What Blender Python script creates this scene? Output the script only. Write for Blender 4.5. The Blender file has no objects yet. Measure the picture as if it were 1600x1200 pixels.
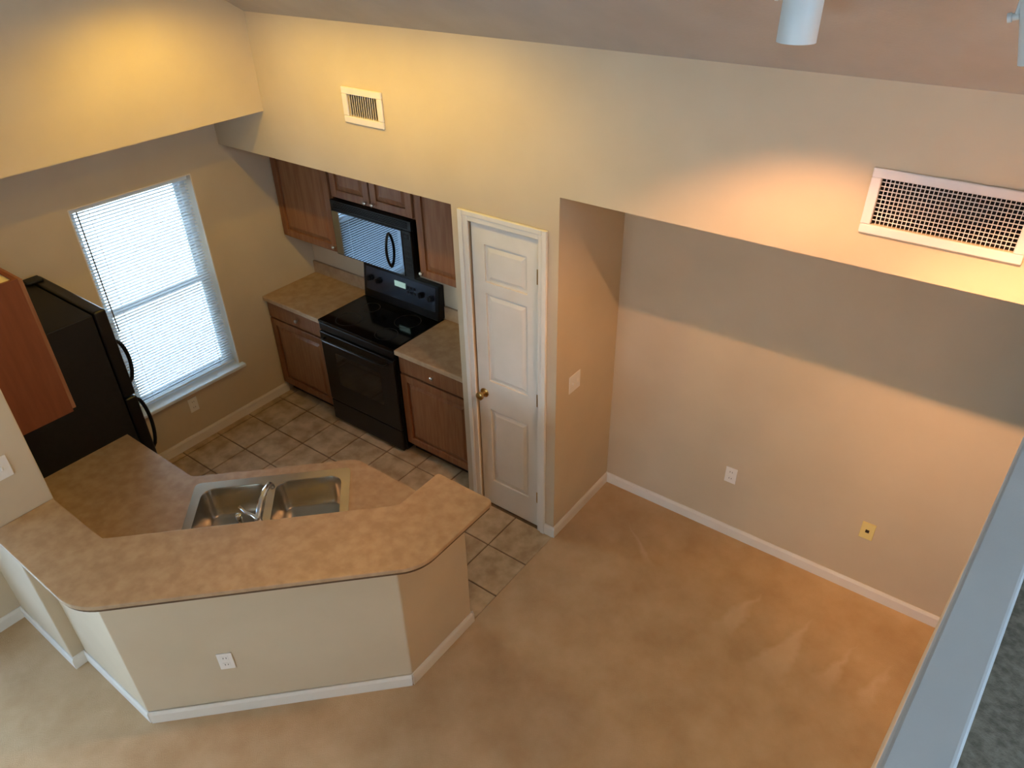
import bpy, bmesh, math, random
from mathutils import Vector, Matrix
random.seed(7)
scene = bpy.context.scene
COL = scene.collection

# ------------------------------------------------------------------ camera
cam_data = bpy.data.cameras.new('camera')
cam = bpy.data.objects.new('camera', cam_data)
COL.objects.link(cam)
_R = Vector((0.80320044, 0.59546679, -0.01698104))
_U = Vector((-0.320207, 0.45560031, 0.83059968))
_F = Vector((-0.5023311, 0.66170058, -0.556611))
m = Matrix.Identity(4)
for i in range(3):
    m[i][0] = _R[i]; m[i][1] = _U[i]; m[i][2] = -_F[i]
m[0][3], m[1][3], m[2][3] = 1.88333, -2.89086, 3.51080
cam.matrix_world = m
cam_data.sensor_fit = 'HORIZONTAL'
cam_data.sensor_width = 36.0
cam_data.lens = 36.0 * 1153.99 / 1600.0
cam_data.clip_start = 0.05
scene.camera = cam

# ------------------------------------------------------------------ colour management, world, large lights
vs = scene.view_settings
vs.view_transform = 'Standard'; vs.look = 'None'; vs.gamma = 1.0; vs.use_curve_mapping = False
vs.exposure = 1.05
WORLD_STRENGTH = 4.8
DAY_POWER = 9.0         # daylight through the living room glass door
BACK_FILL_POWER = 13.0        # added fill light from the rear, lifts the shadows
HIGH_POWER = 22.0        # daylight through the loft window
WARM_POWER = 84.0        # each kitchen track lamp
PINK_POWER = 410.0       # each dining track lamp

world = bpy.data.worlds.new('daylight'); scene.world = world
world.use_nodes = True
wn = world.node_tree
wn.nodes['Background'].inputs[0].default_value = (0.68, 0.85, 1.0, 1)
wn.nodes['Background'].inputs[1].default_value = WORLD_STRENGTH

def area_light(name, loc, rot, sx, sy, power, color):
    l = bpy.data.lights.new(name, 'AREA'); l.shape = 'RECTANGLE'; l.size = sx; l.size_y = sy
    l.energy = power; l.color = color
    o = bpy.data.objects.new(name, l); COL.objects.link(o); o.location = loc; o.rotation_euler = rot
    return o
# daylight entering through the glass door of the living room (behind the camera)
area_light('living_room_daylight', (-2.11, -3.30, 1.12), (0, math.radians(-90), 0), 1.9, 1.0, DAY_POWER, (0.31, 0.55, 1.0))
area_light('loft_window_daylight', (4.93, -3.2, 3.75), (0, math.radians(90), 0), 1.3, 1.7, HIGH_POWER, (0.40, 0.62, 1.0))

area_light('rear_fill_light', (0.2, -6.43, 1.75), (math.radians(90), 0, 0), 2.2, 1.3, BACK_FILL_POWER, (0.50, 0.68, 1.0))  # added fill lamp, brightens the niche and other faces turned to the rear

# ------------------------------------------------------------------ materials
def lin(c):
    out = []
    for v in c:
        v /= 255.0
        out.append(v / 12.92 if v <= 0.04045 else ((v + 0.055) / 1.055) ** 2.4)
    return (out[0], out[1], out[2], 1.0)

def material(name, c1, c2=None, scale=8.0, rough=0.6, metal=0.0, bump=0.0, bump_scale=200.0, spec=0.5,
             stretch=(1, 1, 1), detail=4.0, lo=0.35, hi=0.65, ior=1.45, place=False):
    mt = bpy.data.materials.new(name); mt.use_nodes = True
    nt = mt.node_tree; N = nt.nodes; L = nt.links
    b = N['Principled BSDF']
    b.inputs['Roughness'].default_value = rough
    b.inputs['Metallic'].default_value = metal
    b.inputs['Specular IOR Level'].default_value = spec
    b.inputs['IOR'].default_value = ior
    b.inputs['Base Color'].default_value = lin(c1)
    tc = N.new('ShaderNodeTexCoord'); mp = N.new('ShaderNodeMapping')
    L.new(N.new('ShaderNodeNewGeometry').outputs['Position'] if place else tc.outputs['Object'], mp.inputs['Vector'])
    mp.inputs['Scale'].default_value = stretch
    if c2 is not None:
        n = N.new('ShaderNodeTexNoise'); n.inputs['Scale'].default_value = scale; n.inputs['Detail'].default_value = detail
        r = N.new('ShaderNodeValToRGB')
        r.color_ramp.elements[0].position = lo; r.color_ramp.elements[0].color = lin(c1)
        r.color_ramp.elements[1].position = hi; r.color_ramp.elements[1].color = lin(c2)
        L.new(mp.outputs['Vector'], n.inputs['Vector']); L.new(n.outputs['Fac'], r.inputs['Fac'])
        L.new(r.outputs['Color'], b.inputs['Base Color'])
    if bump:
        n2 = N.new('ShaderNodeTexNoise'); n2.inputs['Scale'].default_value = bump_scale; n2.inputs['Detail'].default_value = 3
        bp = N.new('ShaderNodeBump'); bp.inputs['Strength'].default_value = bump; bp.inputs['Distance'].default_value = 0.002
        L.new(mp.outputs['Vector'], n2.inputs['Vector']); L.new(n2.outputs['Fac'], bp.inputs['Height'])
        L.new(bp.outputs['Normal'], b.inputs['Normal'])
    return mt

M = {}
M['wall'] = material('beige_wall_paint', (212, 193, 164), (207, 188, 159), 3, 0.75, bump=0.15, bump_scale=120, spec=0.2)
M['ceiling'] = material('ceiling_paint', (188, 178, 164), (182, 172, 158), 5, 0.9, bump=0.4, bump_scale=90, spec=0.1)
M['trim'] = material('white_trim_paint', (236, 228, 216), (231, 223, 210), 6, 0.45, spec=0.4)
M['ledge'] = material('ledge_paint', (222, 222, 220), (215, 215, 213), 6, 0.6, bump=0.1, spec=0.3)
M['carpet_loft'] = material('grey_carpet', (158, 150, 136), (122, 115, 103), 60, 0.95, bump=1.0, bump_scale=260, spec=0.05)
M['laminate'] = material('mottled_laminate', (175, 145, 112), (192, 163, 129), 18, 0.42, spec=0.35, detail=8)
M['laminate_edge_shade'] = material('laminate_edge_shade', (92, 68, 46), (104, 78, 54), 9, 0.45, spec=0.35)  # darker laminate: shade below the bullnose put into the colour
M['wood'] = material('brown_maple', (132, 84, 54), (150, 102, 68), 3, 0.38, spec=0.4, stretch=(14, 14, 1.2), detail=6)
M['wood_groove'] = material('brown_maple_raised', (138, 90, 59), (156, 108, 74), 3, 0.36, spec=0.4, stretch=(14, 14, 1.2), detail=6)
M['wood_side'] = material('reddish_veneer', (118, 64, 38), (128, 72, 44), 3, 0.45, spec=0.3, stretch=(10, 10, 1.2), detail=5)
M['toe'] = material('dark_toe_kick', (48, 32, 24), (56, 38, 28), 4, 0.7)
M['particle'] = material('raw_particle_board', (226, 208, 160), (216, 196, 146), 30, 0.8)
M['tile'] = material('floor_tile', (176, 148, 112), (214, 188, 150), 9, 0.4, spec=0.4, detail=7, place=True)
M['grout'] = material('tile_grout', (128, 100, 72), (138, 110, 80), 30, 0.9)
M['black'] = material('black_enamel', (14, 13, 13), (17, 16, 15), 4, 0.28, spec=0.4)
M['black_matte'] = material('black_textured_plastic', (20, 19, 19), (25, 24, 23), 40, 0.5, bump=0.2, bump_scale=300, spec=0.35)
M['black_glass'] = material('black_ceramic_glass', (8, 8, 9), None, rough=0.08, spec=0.5)
M['oven_glass'] = material('oven_window_glass', (22, 21, 20), None, rough=0.06, spec=0.6)
M['mirror_glass'] = material('microwave_door_glass', (165, 178, 192), None, rough=0.03, metal=1.0)
M['guard'] = material('range_control_glass', (78, 82, 92), None, rough=0.25, metal=0.8)
M['burner'] = material('burner_ring', (40, 38, 36), (46, 43, 40), 30, 0.35)
M['steel'] = material('brushed_steel', (196, 190, 178), (210, 204, 192), 5, 0.24, 1.0, stretch=(1, 1, 1), detail=2)
M['chrome'] = material('chrome', (225, 228, 232), None, rough=0.08, metal=1.0)
M['brass'] = material('satin_brass', (190, 150, 84), (200, 160, 94), 20, 0.3, 1.0)
M['nickel'] = material('brushed_nickel', (205, 200, 190), None, rough=0.3, metal=1.0)
M['plate'] = material('white_plastic', (240, 234, 226), None, rough=0.4)
M['ivory'] = material('ivory_plastic', (236, 214, 140), None, rough=0.45)
M['slot'] = material('dark_slot', (60, 48, 36), None, rough=0.8)
M['grille'] = material('white_metal_grille', (236, 226, 220), (230, 220, 214), 10, 0.5)
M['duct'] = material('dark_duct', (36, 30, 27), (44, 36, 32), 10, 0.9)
M['can'] = material('white_lamp_metal', (222, 232, 232), (216, 226, 226), 8, 0.4)
M['vinyl'] = material('white_vinyl', (226, 236, 244), None, rough=0.4)
M['concrete'] = material('pale_concrete', (206, 206, 202), (190, 191, 190), 2.5, 0.9)
M['grass'] = material('pale_dry_lawn', (176, 184, 160), (196, 202, 180), 3, 0.95)
M['stucco'] = material('white_stucco', (240, 240, 238), (228, 230, 230), 3, 0.9)

def lamp_material(name, color, strength):
    mt = bpy.data.materials.new(name); mt.use_nodes = True
    b = mt.node_tree.nodes['Principled BSDF']
    b.inputs['Emission Color'].default_value = (*color, 1); b.inputs['Emission Strength'].default_value = strength
    return mt
M['bulb'] = lamp_material('lit_bulb', (1.0, 0.74, 0.42), 8.0)
M['display'] = lamp_material('green_clock_display', (0.45, 0.85, 0.62), 0.16)

def blind_material():
    mt = bpy.data.materials.new('blind_slat'); mt.use_nodes = True
    nt = mt.node_tree; N = nt.nodes; L = nt.links
    d = N.new('ShaderNodeBsdfDiffuse'); d.inputs[0].default_value = (0.75, 0.82, 0.9, 1)
    t = N.new('ShaderNodeBsdfTranslucent'); t.inputs[0].default_value = (0.75, 0.82, 0.9, 1)
    x = N.new('ShaderNodeMixShader'); x.inputs[0].default_value = 0.4
    L.new(d.outputs[0], x.inputs[1]); L.new(t.outputs[0], x.inputs[2]); L.new(x.outputs[0], N['Material Output'].inputs[0])
    return mt
M['blind'] = blind_material()

def glass_material():
    mt = bpy.data.materials.new('window_glass'); mt.use_nodes = True
    nt = mt.node_tree; N = nt.nodes; L = nt.links
    g = N.new('ShaderNodeBsdfGlossy'); g.inputs['Roughness'].default_value = 0.02
    t = N.new('ShaderNodeBsdfTransparent'); t.inputs[0].default_value = (0.93, 0.97, 0.98, 1)
    f = N.new('ShaderNodeFresnel'); f.inputs[0].default_value = 1.45
    x = N.new('ShaderNodeMixShader')
    L.new(f.outputs[0], x.inputs[0]); L.new(t.outputs[0], x.inputs[1]); L.new(g.outputs[0], x.inputs[2])
    L.new(x.outputs[0], N['Material Output'].inputs[0])
    return mt
M['glass'] = glass_material()

def carpet_material():
    mt = bpy.data.materials.new('beige_carpet'); mt.use_nodes = True
    nt = mt.node_tree; N = nt.nodes; L = nt.links
    b = N['Principled BSDF']; b.inputs['Roughness'].default_value = 0.95; b.inputs['Specular IOR Level'].default_value = 0.05
    tc = N.new('ShaderNodeTexCoord')
    n1 = N.new('ShaderNodeTexNoise'); n1.inputs['Scale'].default_value = 3.6; n1.inputs['Detail'].default_value = 7
    n1.inputs['Roughness'].default_value = 0.6
    L.new(tc.outputs['Object'], n1.inputs['Vector'])
    r1 = N.new('ShaderNodeValToRGB')
    r1.color_ramp.elements[0].position = 0.34; r1.color_ramp.elements[0].color = lin((195, 161, 120))
    r1.color_ramp.elements[1].position = 0.66; r1.color_ramp.elements[1].color = lin((212, 180, 140))
    L.new(n1.outputs['Fac'], r1.inputs['Fac'])
    sep = N.new('ShaderNodeSeparateXYZ'); L.new(tc.outputs['Object'], sep.inputs[0])
    def math_node(op, a, b_=None, clamp=False):
        n = N.new('ShaderNodeMath'); n.operation = op; n.use_clamp = clamp
        for k, v in enumerate((a, b_)):
            if v is None: continue
            if isinstance(v, (int, float)): n.inputs[k].default_value = v
            else: L.new(v, n.inputs[k])
        return n.outputs[0]
    X, Y = sep.outputs[0], sep.outputs[1]
    nw = N.new('ShaderNodeTexNoise'); nw.inputs['Scale'].default_value = 9; L.new(tc.outputs['Object'], nw.inputs['Vector'])
    wob = math_node('MULTIPLY', math_node('SUBTRACT', nw.outputs['Fac'], 0.5), 0.10)
    total = None
    # wedge shaped vacuum strokes left in the pile: apex (x, y), length, half width at the wide end, lean
    for ax, ay, ln, hw, lean in [(1.27, 0.36, 0.46, 0.10, 0.10), (1.58, 0.34, 0.60, 0.13, 0.12), (1.83, 0.32, 0.44, 0.08, 0.10),
                                 (2.02, 0.30, 0.40, 0.07, 0.08), (0.30, 0.42, 0.30, 0.06, -0.35)]:
        t = math_node('DIVIDE', math_node('SUBTRACT', ay, Y), ln)                 # 0 at the apex, 1 at the wide end
        cx = math_node('ADD', math_node('MULTIPLY', t, -lean), ax)
        dx = math_node('ABSOLUTE', math_node('SUBTRACT', math_node('ADD', X, wob), cx))
        w = math_node('MULTIPLY', t, hw)
        inside = math_node('MULTIPLY', math_node('SUBTRACT', w, dx), 30.0, True)
        fade = math_node('MULTIPLY', math_node('SUBTRACT', 1.0, t), 3.0, True)
        k = math_node('MULTIPLY', inside, fade)
        total = k if total is None else math_node('MAXIMUM', total, k)
    mix = N.new('ShaderNodeMixRGB'); mix.blend_type = 'MIX'
    L.new(math_node('MULTIPLY', total, 0.45), mix.inputs[0]); L.new(r1.outputs['Color'], mix.inputs[1])
    mix.inputs[2].default_value = lin((232, 204, 170))
    L.new(mix.outputs[0], b.inputs['Base Color'])
    n2 = N.new('ShaderNodeTexNoise'); n2.inputs['Scale'].default_value = 320; L.new(tc.outputs['Object'], n2.inputs['Vector'])
    bp = N.new('ShaderNodeBump'); bp.inputs['Strength'].default_value = 0.6; bp.inputs['Distance'].default_value = 0.004
    L.new(n2.outputs['Fac'], bp.inputs['Height']); L.new(bp.outputs['Normal'], b.inputs['Normal'])
    return mt
M['carpet'] = carpet_material()

# ------------------------------------------------------------------ mesh helpers
def world_loc(o):
    v = Vector((0, 0, 0))
    while o is not None:
        v += o.location; o = o.parent
    return v

class G:
    def __init__(self): self.bm = bmesh.new()
    def box(self, x0, x1, y0, y1, z0, z1, mi=0):
        vs_ = [self.bm.verts.new(c) for c in ((x0, y0, z0), (x1, y0, z0), (x1, y1, z0), (x0, y1, z0),
                                              (x0, y0, z1), (x1, y0, z1), (x1, y1, z1), (x0, y1, z1))]
        for f in ((3, 2, 1, 0), (4, 5, 6, 7), (0, 1, 5, 4), (1, 2, 6, 5), (2, 3, 7, 6), (3, 0, 4, 7)):
            self.bm.faces.new([vs_[i] for i in f])
        return self
    def hexa(self, pts):            # 8 points, bottom four then top four
        vs_ = [self.bm.verts.new(c) for c in pts]
        for f in ((3, 2, 1, 0), (4, 5, 6, 7), (0, 1, 5, 4), (1, 2, 6, 5), (2, 3, 7, 6), (3, 0, 4, 7)):
            self.bm.faces.new([vs_[i] for i in f])
        return self
    def prism(self, poly, z0, z1):
        a = [self.bm.verts.new((x, y, z0)) for x, y in poly]
        b = [self.bm.verts.new((x, y, z1)) for x, y in poly]
        self.bm.faces.new(list(reversed(a))); self.bm.faces.new(b)
        n = len(poly)
        for i in range(n): self.bm.faces.new((a[i], a[(i + 1) % n], b[(i + 1) % n], b[i]))
        return self
    def holed(self, outer, holes, z0, z1):
        """slab with holes"""
        for z in (z0, z1):
            es = []
            for loop in [outer] + holes:
                vv = [self.bm.verts.new((x, y, z)) for x, y in loop]
                es += [self.bm.edges.new((vv[i], vv[(i + 1) % len(vv)])) for i in range(len(vv))]
            bmesh.ops.triangle_fill(self.bm, use_beauty=True, use_dissolve=False, edges=es)
        for loop in [outer] + holes:
            a = [self.bm.verts.new((x, y, z0)) for x, y in loop]; b = [self.bm.verts.new((x, y, z1)) for x, y in loop]
            n = len(loop)
            for i in range(n): self.bm.faces.new((a[i], a[(i + 1) % n], b[(i + 1) % n], b[i]))
        bmesh.ops.remove_doubles(self.bm, verts=self.bm.verts, dist=1e-5)
        bmesh.ops.recalc_face_normals(self.bm, faces=self.bm.faces)
        return self
    def tube(self, pts, r, seg=12, cap=True):
        pts = [Vector(p) for p in pts]; rs = r if isinstance(r, (list, tuple)) else [r] * len(pts)
        rings = []
        ref = None
        for i, p in enumerate(pts):
            if i == 0: t = pts[1] - pts[0]
            elif i == len(pts) - 1: t = pts[-1] - pts[-2]
            else: t = (pts[i + 1] - pts[i]).normalized() + (pts[i] - pts[i - 1]).normalized()
            t.normalize()
            if ref is None:
                ref = Vector((0, 0, 1)) if abs(t.z) < 0.9 else Vector((1, 0, 0))
            u = t.cross(ref).normalized(); v = u.cross(t).normalized(); ref = v
            rings.append([self.bm.verts.new(p + (u * math.cos(2 * math.pi * k / seg) + v * math.sin(2 * math.pi * k / seg)) * rs[i]) for k in range(seg)])
        for a, b in zip(rings, rings[1:]):
            for k in range(seg): self.bm.faces.new((a[k], a[(k + 1) % seg], b[(k + 1) % seg], b[k]))
        if cap:
            self.bm.faces.new(list(reversed(rings[0]))); self.bm.faces.new(rings[-1])
        return self
    def lathe(self, c, axis, prof, seg=16, cap=True):
        """prof: list of (distance along axis, radius)"""
        axis = Vector(axis).normalized(); c = Vector(c)
        return self.tube([c + axis * d for d, _ in prof], [max(r, 1e-4) for _, r in prof], seg, cap)
    def loft(self, loops, close_bottom=True):
        rings = [[self.bm.verts.new(p) for p in l] for l in loops]
        n = len(rings[0])
        for a, b in zip(rings, rings[1:]):
            for k in range(n): self.bm.faces.new((a[k], a[(k + 1) % n], b[(k + 1) % n], b[k]))
        if close_bottom: self.bm.faces.new(rings[-1])
        return self
    def build(self, name, mat, parent=None, bevel=0.0, seg=2, smooth=False, fix=True):
        bm = self.bm
        if fix: bmesh.ops.recalc_face_normals(bm, faces=bm.faces)
        if bevel:
            es = [e for e in bm.edges if len(e.link_faces) == 2 and e.calc_face_angle(0) > 0.6]
            bmesh.ops.bevel(bm, geom=es, offset=bevel, segments=seg, profile=0.5, affect='EDGES', clamp_overlap=True)
        me = bpy.data.meshes.new(name)
        if parent is not None:
            bmesh.ops.translate(bm, verts=bm.verts, vec=-world_loc(parent))
        else:
            # origin at the middle of the base
            xs = [v.co.x for v in bm.verts]; ys = [v.co.y for v in bm.verts]; zs = [v.co.z for v in bm.verts]
            org = Vector(((min(xs) + max(xs)) / 2, (min(ys) + max(ys)) / 2, min(zs)))
            if getattr(self, 'keep_origin', False): org = Vector((0, 0, 0))
            bmesh.ops.translate(bm, verts=bm.verts, vec=-org)
        bm.to_mesh(me); bm.free()
        if smooth:
            for p_ in me.polygons: p_.use_smooth = True
        me.materials.append(M[mat] if isinstance(mat, str) else mat)
        o = bpy.data.objects.new(name, me); COL.objects.link(o)
        if parent is not None: o.parent = parent
        else: o.location = org
        if smooth:
            try:
                me.set_sharp_from_angle(angle=math.radians(40))
            except Exception: pass
        return o

def thing(name, loc, label, cat, group=None):
    o = bpy.data.objects.new(name, None); COL.objects.link(o); o.location = loc
    o.empty_display_size = 0.1
    return tag(o, label, cat, group)
def tag(o, label, cat, group=None):
    o['label'] = label; o['category'] = cat
    if group: o['group'] = group
    return o
def struct(o, label):
    o['kind'] = 'structure'; o['label'] = label
    return o

# ------------------------------------------------------------------ key dimensions (metres)
XW = -2.786      # inside of the window wall
XB = -2.207      # face of the raised wall above the kitchen
ZB = 2.392       # its lower edge
D = 0.618        # back of the cooking nook
DN = 0.673       # back of the dining niche
ZS = 2.10        # bottom of the header above the cooking nook
ZN = 2.277       # bottom of the header above the niche
XN = -0.702      # right side of the cooking nook
YS0, YS1, XS = -2.335, -2.085, -1.57   # stub wall by the refrigerator
SL = 0.62        # slope of the vault
def zceil(y): return 2.95 - SL * y if y > -3.2 else 2.95 + SL * 3.2

# ------------------------------------------------------------------ structure
g = G(); g.keep_origin = True
g.prism([(0, 0.72), (5.1, 0.72), (5.1, -6.6), (-2.2, -6.6), (-2.2, -2.3), (XS, -2.3), (XS, -2.2), (-0.97, -2.2), (-0.06, -1.29), (-0.06, -0.85), (0.0, -0.85)], -0.06, 0.008)
struct(g.build('floor', 'carpet'), 'beige carpet with vacuum strokes, dining and living area')
g = G(); g.keep_origin = True
g.box(-2.95, 0.02, -2.34, 0.75, -0.12, -0.006)
kf = struct(g.build('floor_kitchen', 'grout'), 'square beige ceramic tile floor of the kitchen')
# tiles, each its own piece
P = 0.302
full = None
for ix in range(0, 10):
    for iy in range(-1, 6):
        x1 = -ix * P; x0 = max(x1 - P, XW); y1 = min(-iy * P, 0.19); y0 = -(iy + 1) * P
        if x1 - x0 < 0.03 or y1 - y0 < 0.03: continue
        # skip what lies wholly below the peninsula or refrigerator
        if y1 < x0 - 0.28 + 0.0 and y1 < -0.95: continue
        if y1 < -1.55: continue
        if x0 > XN and y0 >= 0: continue
        is_full = abs(x1 - x0 - P) < 1e-6 and abs(y1 - y0 - P) < 1e-6
        cx, cy = (x0 + x1) / 2, (y0 + y1) / 2
        if is_full and full is not None:
            o = full.copy(); COL.objects.link(o)
        else:
            hx, hy = (x1 - x0) / 2 - 0.004, (y1 - y0) / 2 - 0.004
            gg = G(); gg.keep_origin = True
            gg.box(-hx, hx, -hy, hy, -0.006, 0.0035)
            o = gg.build('tile', 'tile', None, bevel=0.0025, seg=1)
            if is_full: full = o
        o.parent = kf; o.location = (cx, cy, random.uniform(-0.0006, 0.0006))
        o.rotation_euler.z = random.uniform(-0.003, 0.003)

# window wall with its opening
WY0, WY1, WZ0, WZ1 = -1.085, -0.262, 0.464, 1.962
g = G(); xo = XW - 0.16
g.box(xo, XW, YS0, WY0, -0.05, ZB).box(xo, XW, WY1, 0.8, -0.05, ZB).box(xo, XW, WY0, WY1, -0.05, WZ0).box(xo, XW, WY0, WY1, WZ1, ZB)
struct(g.build('wall_window', 'wall'), 'beige kitchen wall around the bright window')
g = G(); g.box(XW - 0.16, XB, YS0, 0.0, ZB, 5.0)
struct(g.build('wall_upper', 'wall'), 'yellow-lit raised wall above the kitchen window')
g = G(); g.box(XW - 0.16, -0.05, D, 0.85, -0.05, ZS + 0.05)
struct(g.build('wall_nook_back', 'wall'), 'wall behind the range and cabinets')
# header over the nook, door wall with shallow door recess, header over the niche
DX0, DX1 = -0.578, -0.124
g = G()
def around(x0, x1, y0, y1, z0, z1, hx0, hx1, hz0, hz1):
    g.box(x0, hx0, y0, y1, z0, z1).box(hx1, x1, y0, y1, z0, z1).box(hx0, hx1, y0, y1, z0, hz0).box(hx0, hx1, y0, y1, hz1, z1)
around(XW - 0.16, XN, 0.0, D, ZS, 3.3, -1.412, -1.178, 2.470, 2.588)
g.box(XN, DX0 - 0.012, 0.0, DN, -0.05, 3.3).box(DX1 + 0.012, 0.0, 0.0, DN, -0.05, 3.3)
g.box(DX0 - 0.012, DX1 + 0.012, 0.0, DN, 2.042, 3.3).box(DX0 - 0.012, DX1 + 0.012, 0.07, DN, -0.05, 2.042)
around(0.0, 5.1, 0.0, DN + 0.1, ZN, 3.3, 1.382, 1.847, 2.451, 2.625)
struct(g.build('wall_front', 'wall'), 'tall beige wall with header over the nook and the dining niche')
g = G(); g.box(-0.02, 5.1, DN, 0.85, -0.05, ZN + 0.05)
struct(g.build('wall_niche_back', 'wall'), 'back wall of the dining niche')
g = G(); g.box(XW - 0.16, XS, YS0, YS1, -0.05, ZB + 0.4)
struct(g.build('wall_stub', 'wall', bevel=0.006), 'end of the full-height wall beside the refrigerator')
g = G(); GY0, GY1, GZ1 = -3.85, -2.75, 2.1
g.box(-2.30, -2.17, -6.6, GY0, -0.05, 5.0).box(-2.30, -2.17, GY1, YS0, -0.05, 5.0).box(-2.30, -2.17, GY0, GY1, GZ1, 5.0)
g.box(-2.95, -2.30, YS0 - 0.12, YS0, -0.05, 5.0)
struct(g.build('wall_left', 'wall'), 'beige wall of the living area at the far left')
LY0, LY1, LZ0, LZ1 = -4.1, -2.3, 3.05, 4.45
g = G(); g.box(5.0, 5.1, -6.6, LY0, -0.05, 5.0).box(5.0, 5.1, LY1, 0.85, -0.05, 5.0).box(5.0, 5.1, LY0, LY1, -0.05, LZ0).box(5.0, 5.1, LY0, LY1, LZ1, 5.0)
struct(g.build('wall_right', 'wall'), 'far wall beyond the loft')
BX0, BX1, BZ0, BZ1 = -0.95, 1.35, 1.05, 2.45
g = G(); g.box(-2.30, BX0, -6.6, -6.5, -0.05, 5.0).box(BX1, 5.1, -6.6, -6.5, -0.05, 5.0).box(BX0, BX1, -6.6, -6.5, -0.05, BZ0).box(BX0, BX1, -6.6, -6.5, BZ1, 5.0)
struct(g.build('wall_back', 'wall'), 'plain living room wall behind the viewer')
g = G()
ys = [0.86, -3.2, -6.62]
for ya, yb in zip(ys, ys[1:]):
    za, zb_ = zceil(ya), zceil(yb)
    g.hexa([(-2.95, yb, zb_), (5.1, yb, zb_), (5.1, ya, za), (-2.95, ya, za), (-2.95, yb, zb_ + 0.15), (5.1, yb, zb_ + 0.15), (5.1, ya, za + 0.15), (-2.95, ya, za + 0.15)])
struct(g.build('ceiling', 'ceiling'), 'vaulted ceiling')

# half wall that carries the bar
HO = [(XS, -2.27), (-0.94, -2.27), (-0.005, -1.325), (-0.005, -0.835)]
HI = [(-0.125, -0.835), (-0.125, -1.285), (-0.99, -2.15), (XS, -2.15)]
g = G(); g.prism(HO + HI, -0.02, 1.028)
struct(g.build('wall_peninsula', 'wall', bevel=0.006), 'angled half wall below the raised bar')

# loft: knee wall along the stair with its cap, and loft carpet
def skew(y, off=0.0): return 1.8944 + 0.0667 * (y + 2.891) + off
g = G()
g.prism([(skew(-6.5, .012), -6.5), (skew(-6.5, .058), -6.5), (skew(0.0, .058), 0.0), (skew(0.0, .012), 0.0)], -0.05, 2.715)
struct(g.build('wall_loft', 'wall'), 'wall below the loft edge')
g = G()
g.prism([(skew(-6.5, -.002), -6.5), (skew(-6.5, .062), -6.5), (skew(0.0, .062), -0.0), (skew(0.0, -.002), -0.0)], 2.715, 2.75)
struct(g.build('trim_1', 'ledge', bevel=0.006, seg=3), 'bluish white ledge at the edge of the loft')
g = G(); g.keep_origin = True
g.prism([(skew(-6.5, .059), -6.5), (5.0, -6.5), (5.0, 0.0), (skew(0.0, .059), 0.0)], 2.22, 2.29)
struct(g.build('floor_loft', 'carpet_loft'), 'grey carpet of the loft beside the ledge')

# baseboards
def baseboard(name, pts, label, mat='trim', h=0.088, t=0.013, close=False):
    """pts: polyline on the wall foot, room on its left side"""
    g_ = G()
    for (ax, ay), (bx_, by_) in zip(pts, pts[1:]):
        d = Vector((bx_ - ax, by_ - ay)).normalized(); n = Vector((-d.y, d.x))
        e = 0.006
        A = Vector((ax, ay)) - d * 0.0; B = Vector((bx_, by_)) + d * 0.0
        prof = [(0, 0.0), (t, 0.0), (t, h - 0.018), (t * 0.45, h), (0, h)]
        ra = [g_.bm.verts.new(((A + n * q).x, (A + n * q).y, z)) for q, z in prof]
        rb = [g_.bm.verts.new(((B + n * q).x, (B + n * q).y, z)) for q, z in prof]
        k = len(prof)
        for i in range(k): g_.bm.faces.new((ra[i], ra[(i + 1) % k], rb[(i + 1) % k], rb[i]))
        g_.bm.faces.new(list(reversed(ra))); g_.bm.faces.new(rb)
    return struct(g_.build(name, mat), label)
baseboard('baseboard_window', [(XW, 0.12), (XW, -1.40)], 'baseboard below the kitchen window')
baseboard('baseboard_niche', [(2.6, DN), (0.0, DN), (0.0, 0.0)], 'baseboard along the dining niche')
baseboard('baseboard_door', [(0.013, 0.0), (-0.066, 0.0)], 'short baseboard between door casing and niche corner')
# half wall, full around
def off_poly(pts): return pts
baseboard('baseboard_peninsula', [(-0.125, -0.835), (0.008, -0.835), (-0.005, -0.835)][:2], 'baseboard on the end of the half wall')
baseboard('baseboard_bar', [(-0.005, -0.822), (-0.005, -1.330), (-0.935, -2.27), (XS, -2.27)], 'baseboard around the half wall')
baseboard('baseboard_stub', [(XS, -2.262), (XS, YS0)], 'baseboard on the wall end beside the bar')
baseboard('baseboard_living', [(XS + 0.013, YS0), (-2.17, YS0), (-2.17, -2.75)], 'baseboard of the living area')

# ------------------------------------------------------------------ kitchen window
win = bpy.data.objects.new('window_1', None); COL.objects.link(win); win.location = (XW, (WY0 + WY1) / 2, WZ0)
struct(win, 'tall bright kitchen window with two sashes')
fx0, fx1 = XW - 0.145, XW - 0.095
def ring(g_, x0, x1, y0, y1, z0, z1, w):
    g_.box(x0, x1, y0, y0 + w, z0, z1).box(x0, x1, y1 - w, y1, z0, z1).box(x0, x1, y0 + w, y1 - w, z0, z0 + w).box(x0, x1, y0 + w, y1 - w, z1 - w, z1)
g = G(); ring(g, fx0, fx1, WY0, WY1, WZ0, WZ1, 0.04); g.build('window_frame', 'vinyl', win)
zm = 1.20
for (z0, z1, dx) in ((WZ0 + 0.03, zm + 0.02, 0.016), (zm - 0.02, WZ1 - 0.03, -0.012)):
    g = G(); ring(g, fx0 + 0.012 + dx, fx0 + 0.034 + dx, WY0 + 0.035, WY1 - 0.035, z0, z1, 0.035)
    s = g.build('sash', 'vinyl', win)
    g = G(); g.box(fx0 + 0.021 + dx, fx0 + 0.025 + dx, WY0 + 0.065, WY1 - 0.065, z0 + 0.03, z1 - 0.03)
    g.build('pane', 'glass', s)
g = G()   # painted returns of the opening
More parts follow.
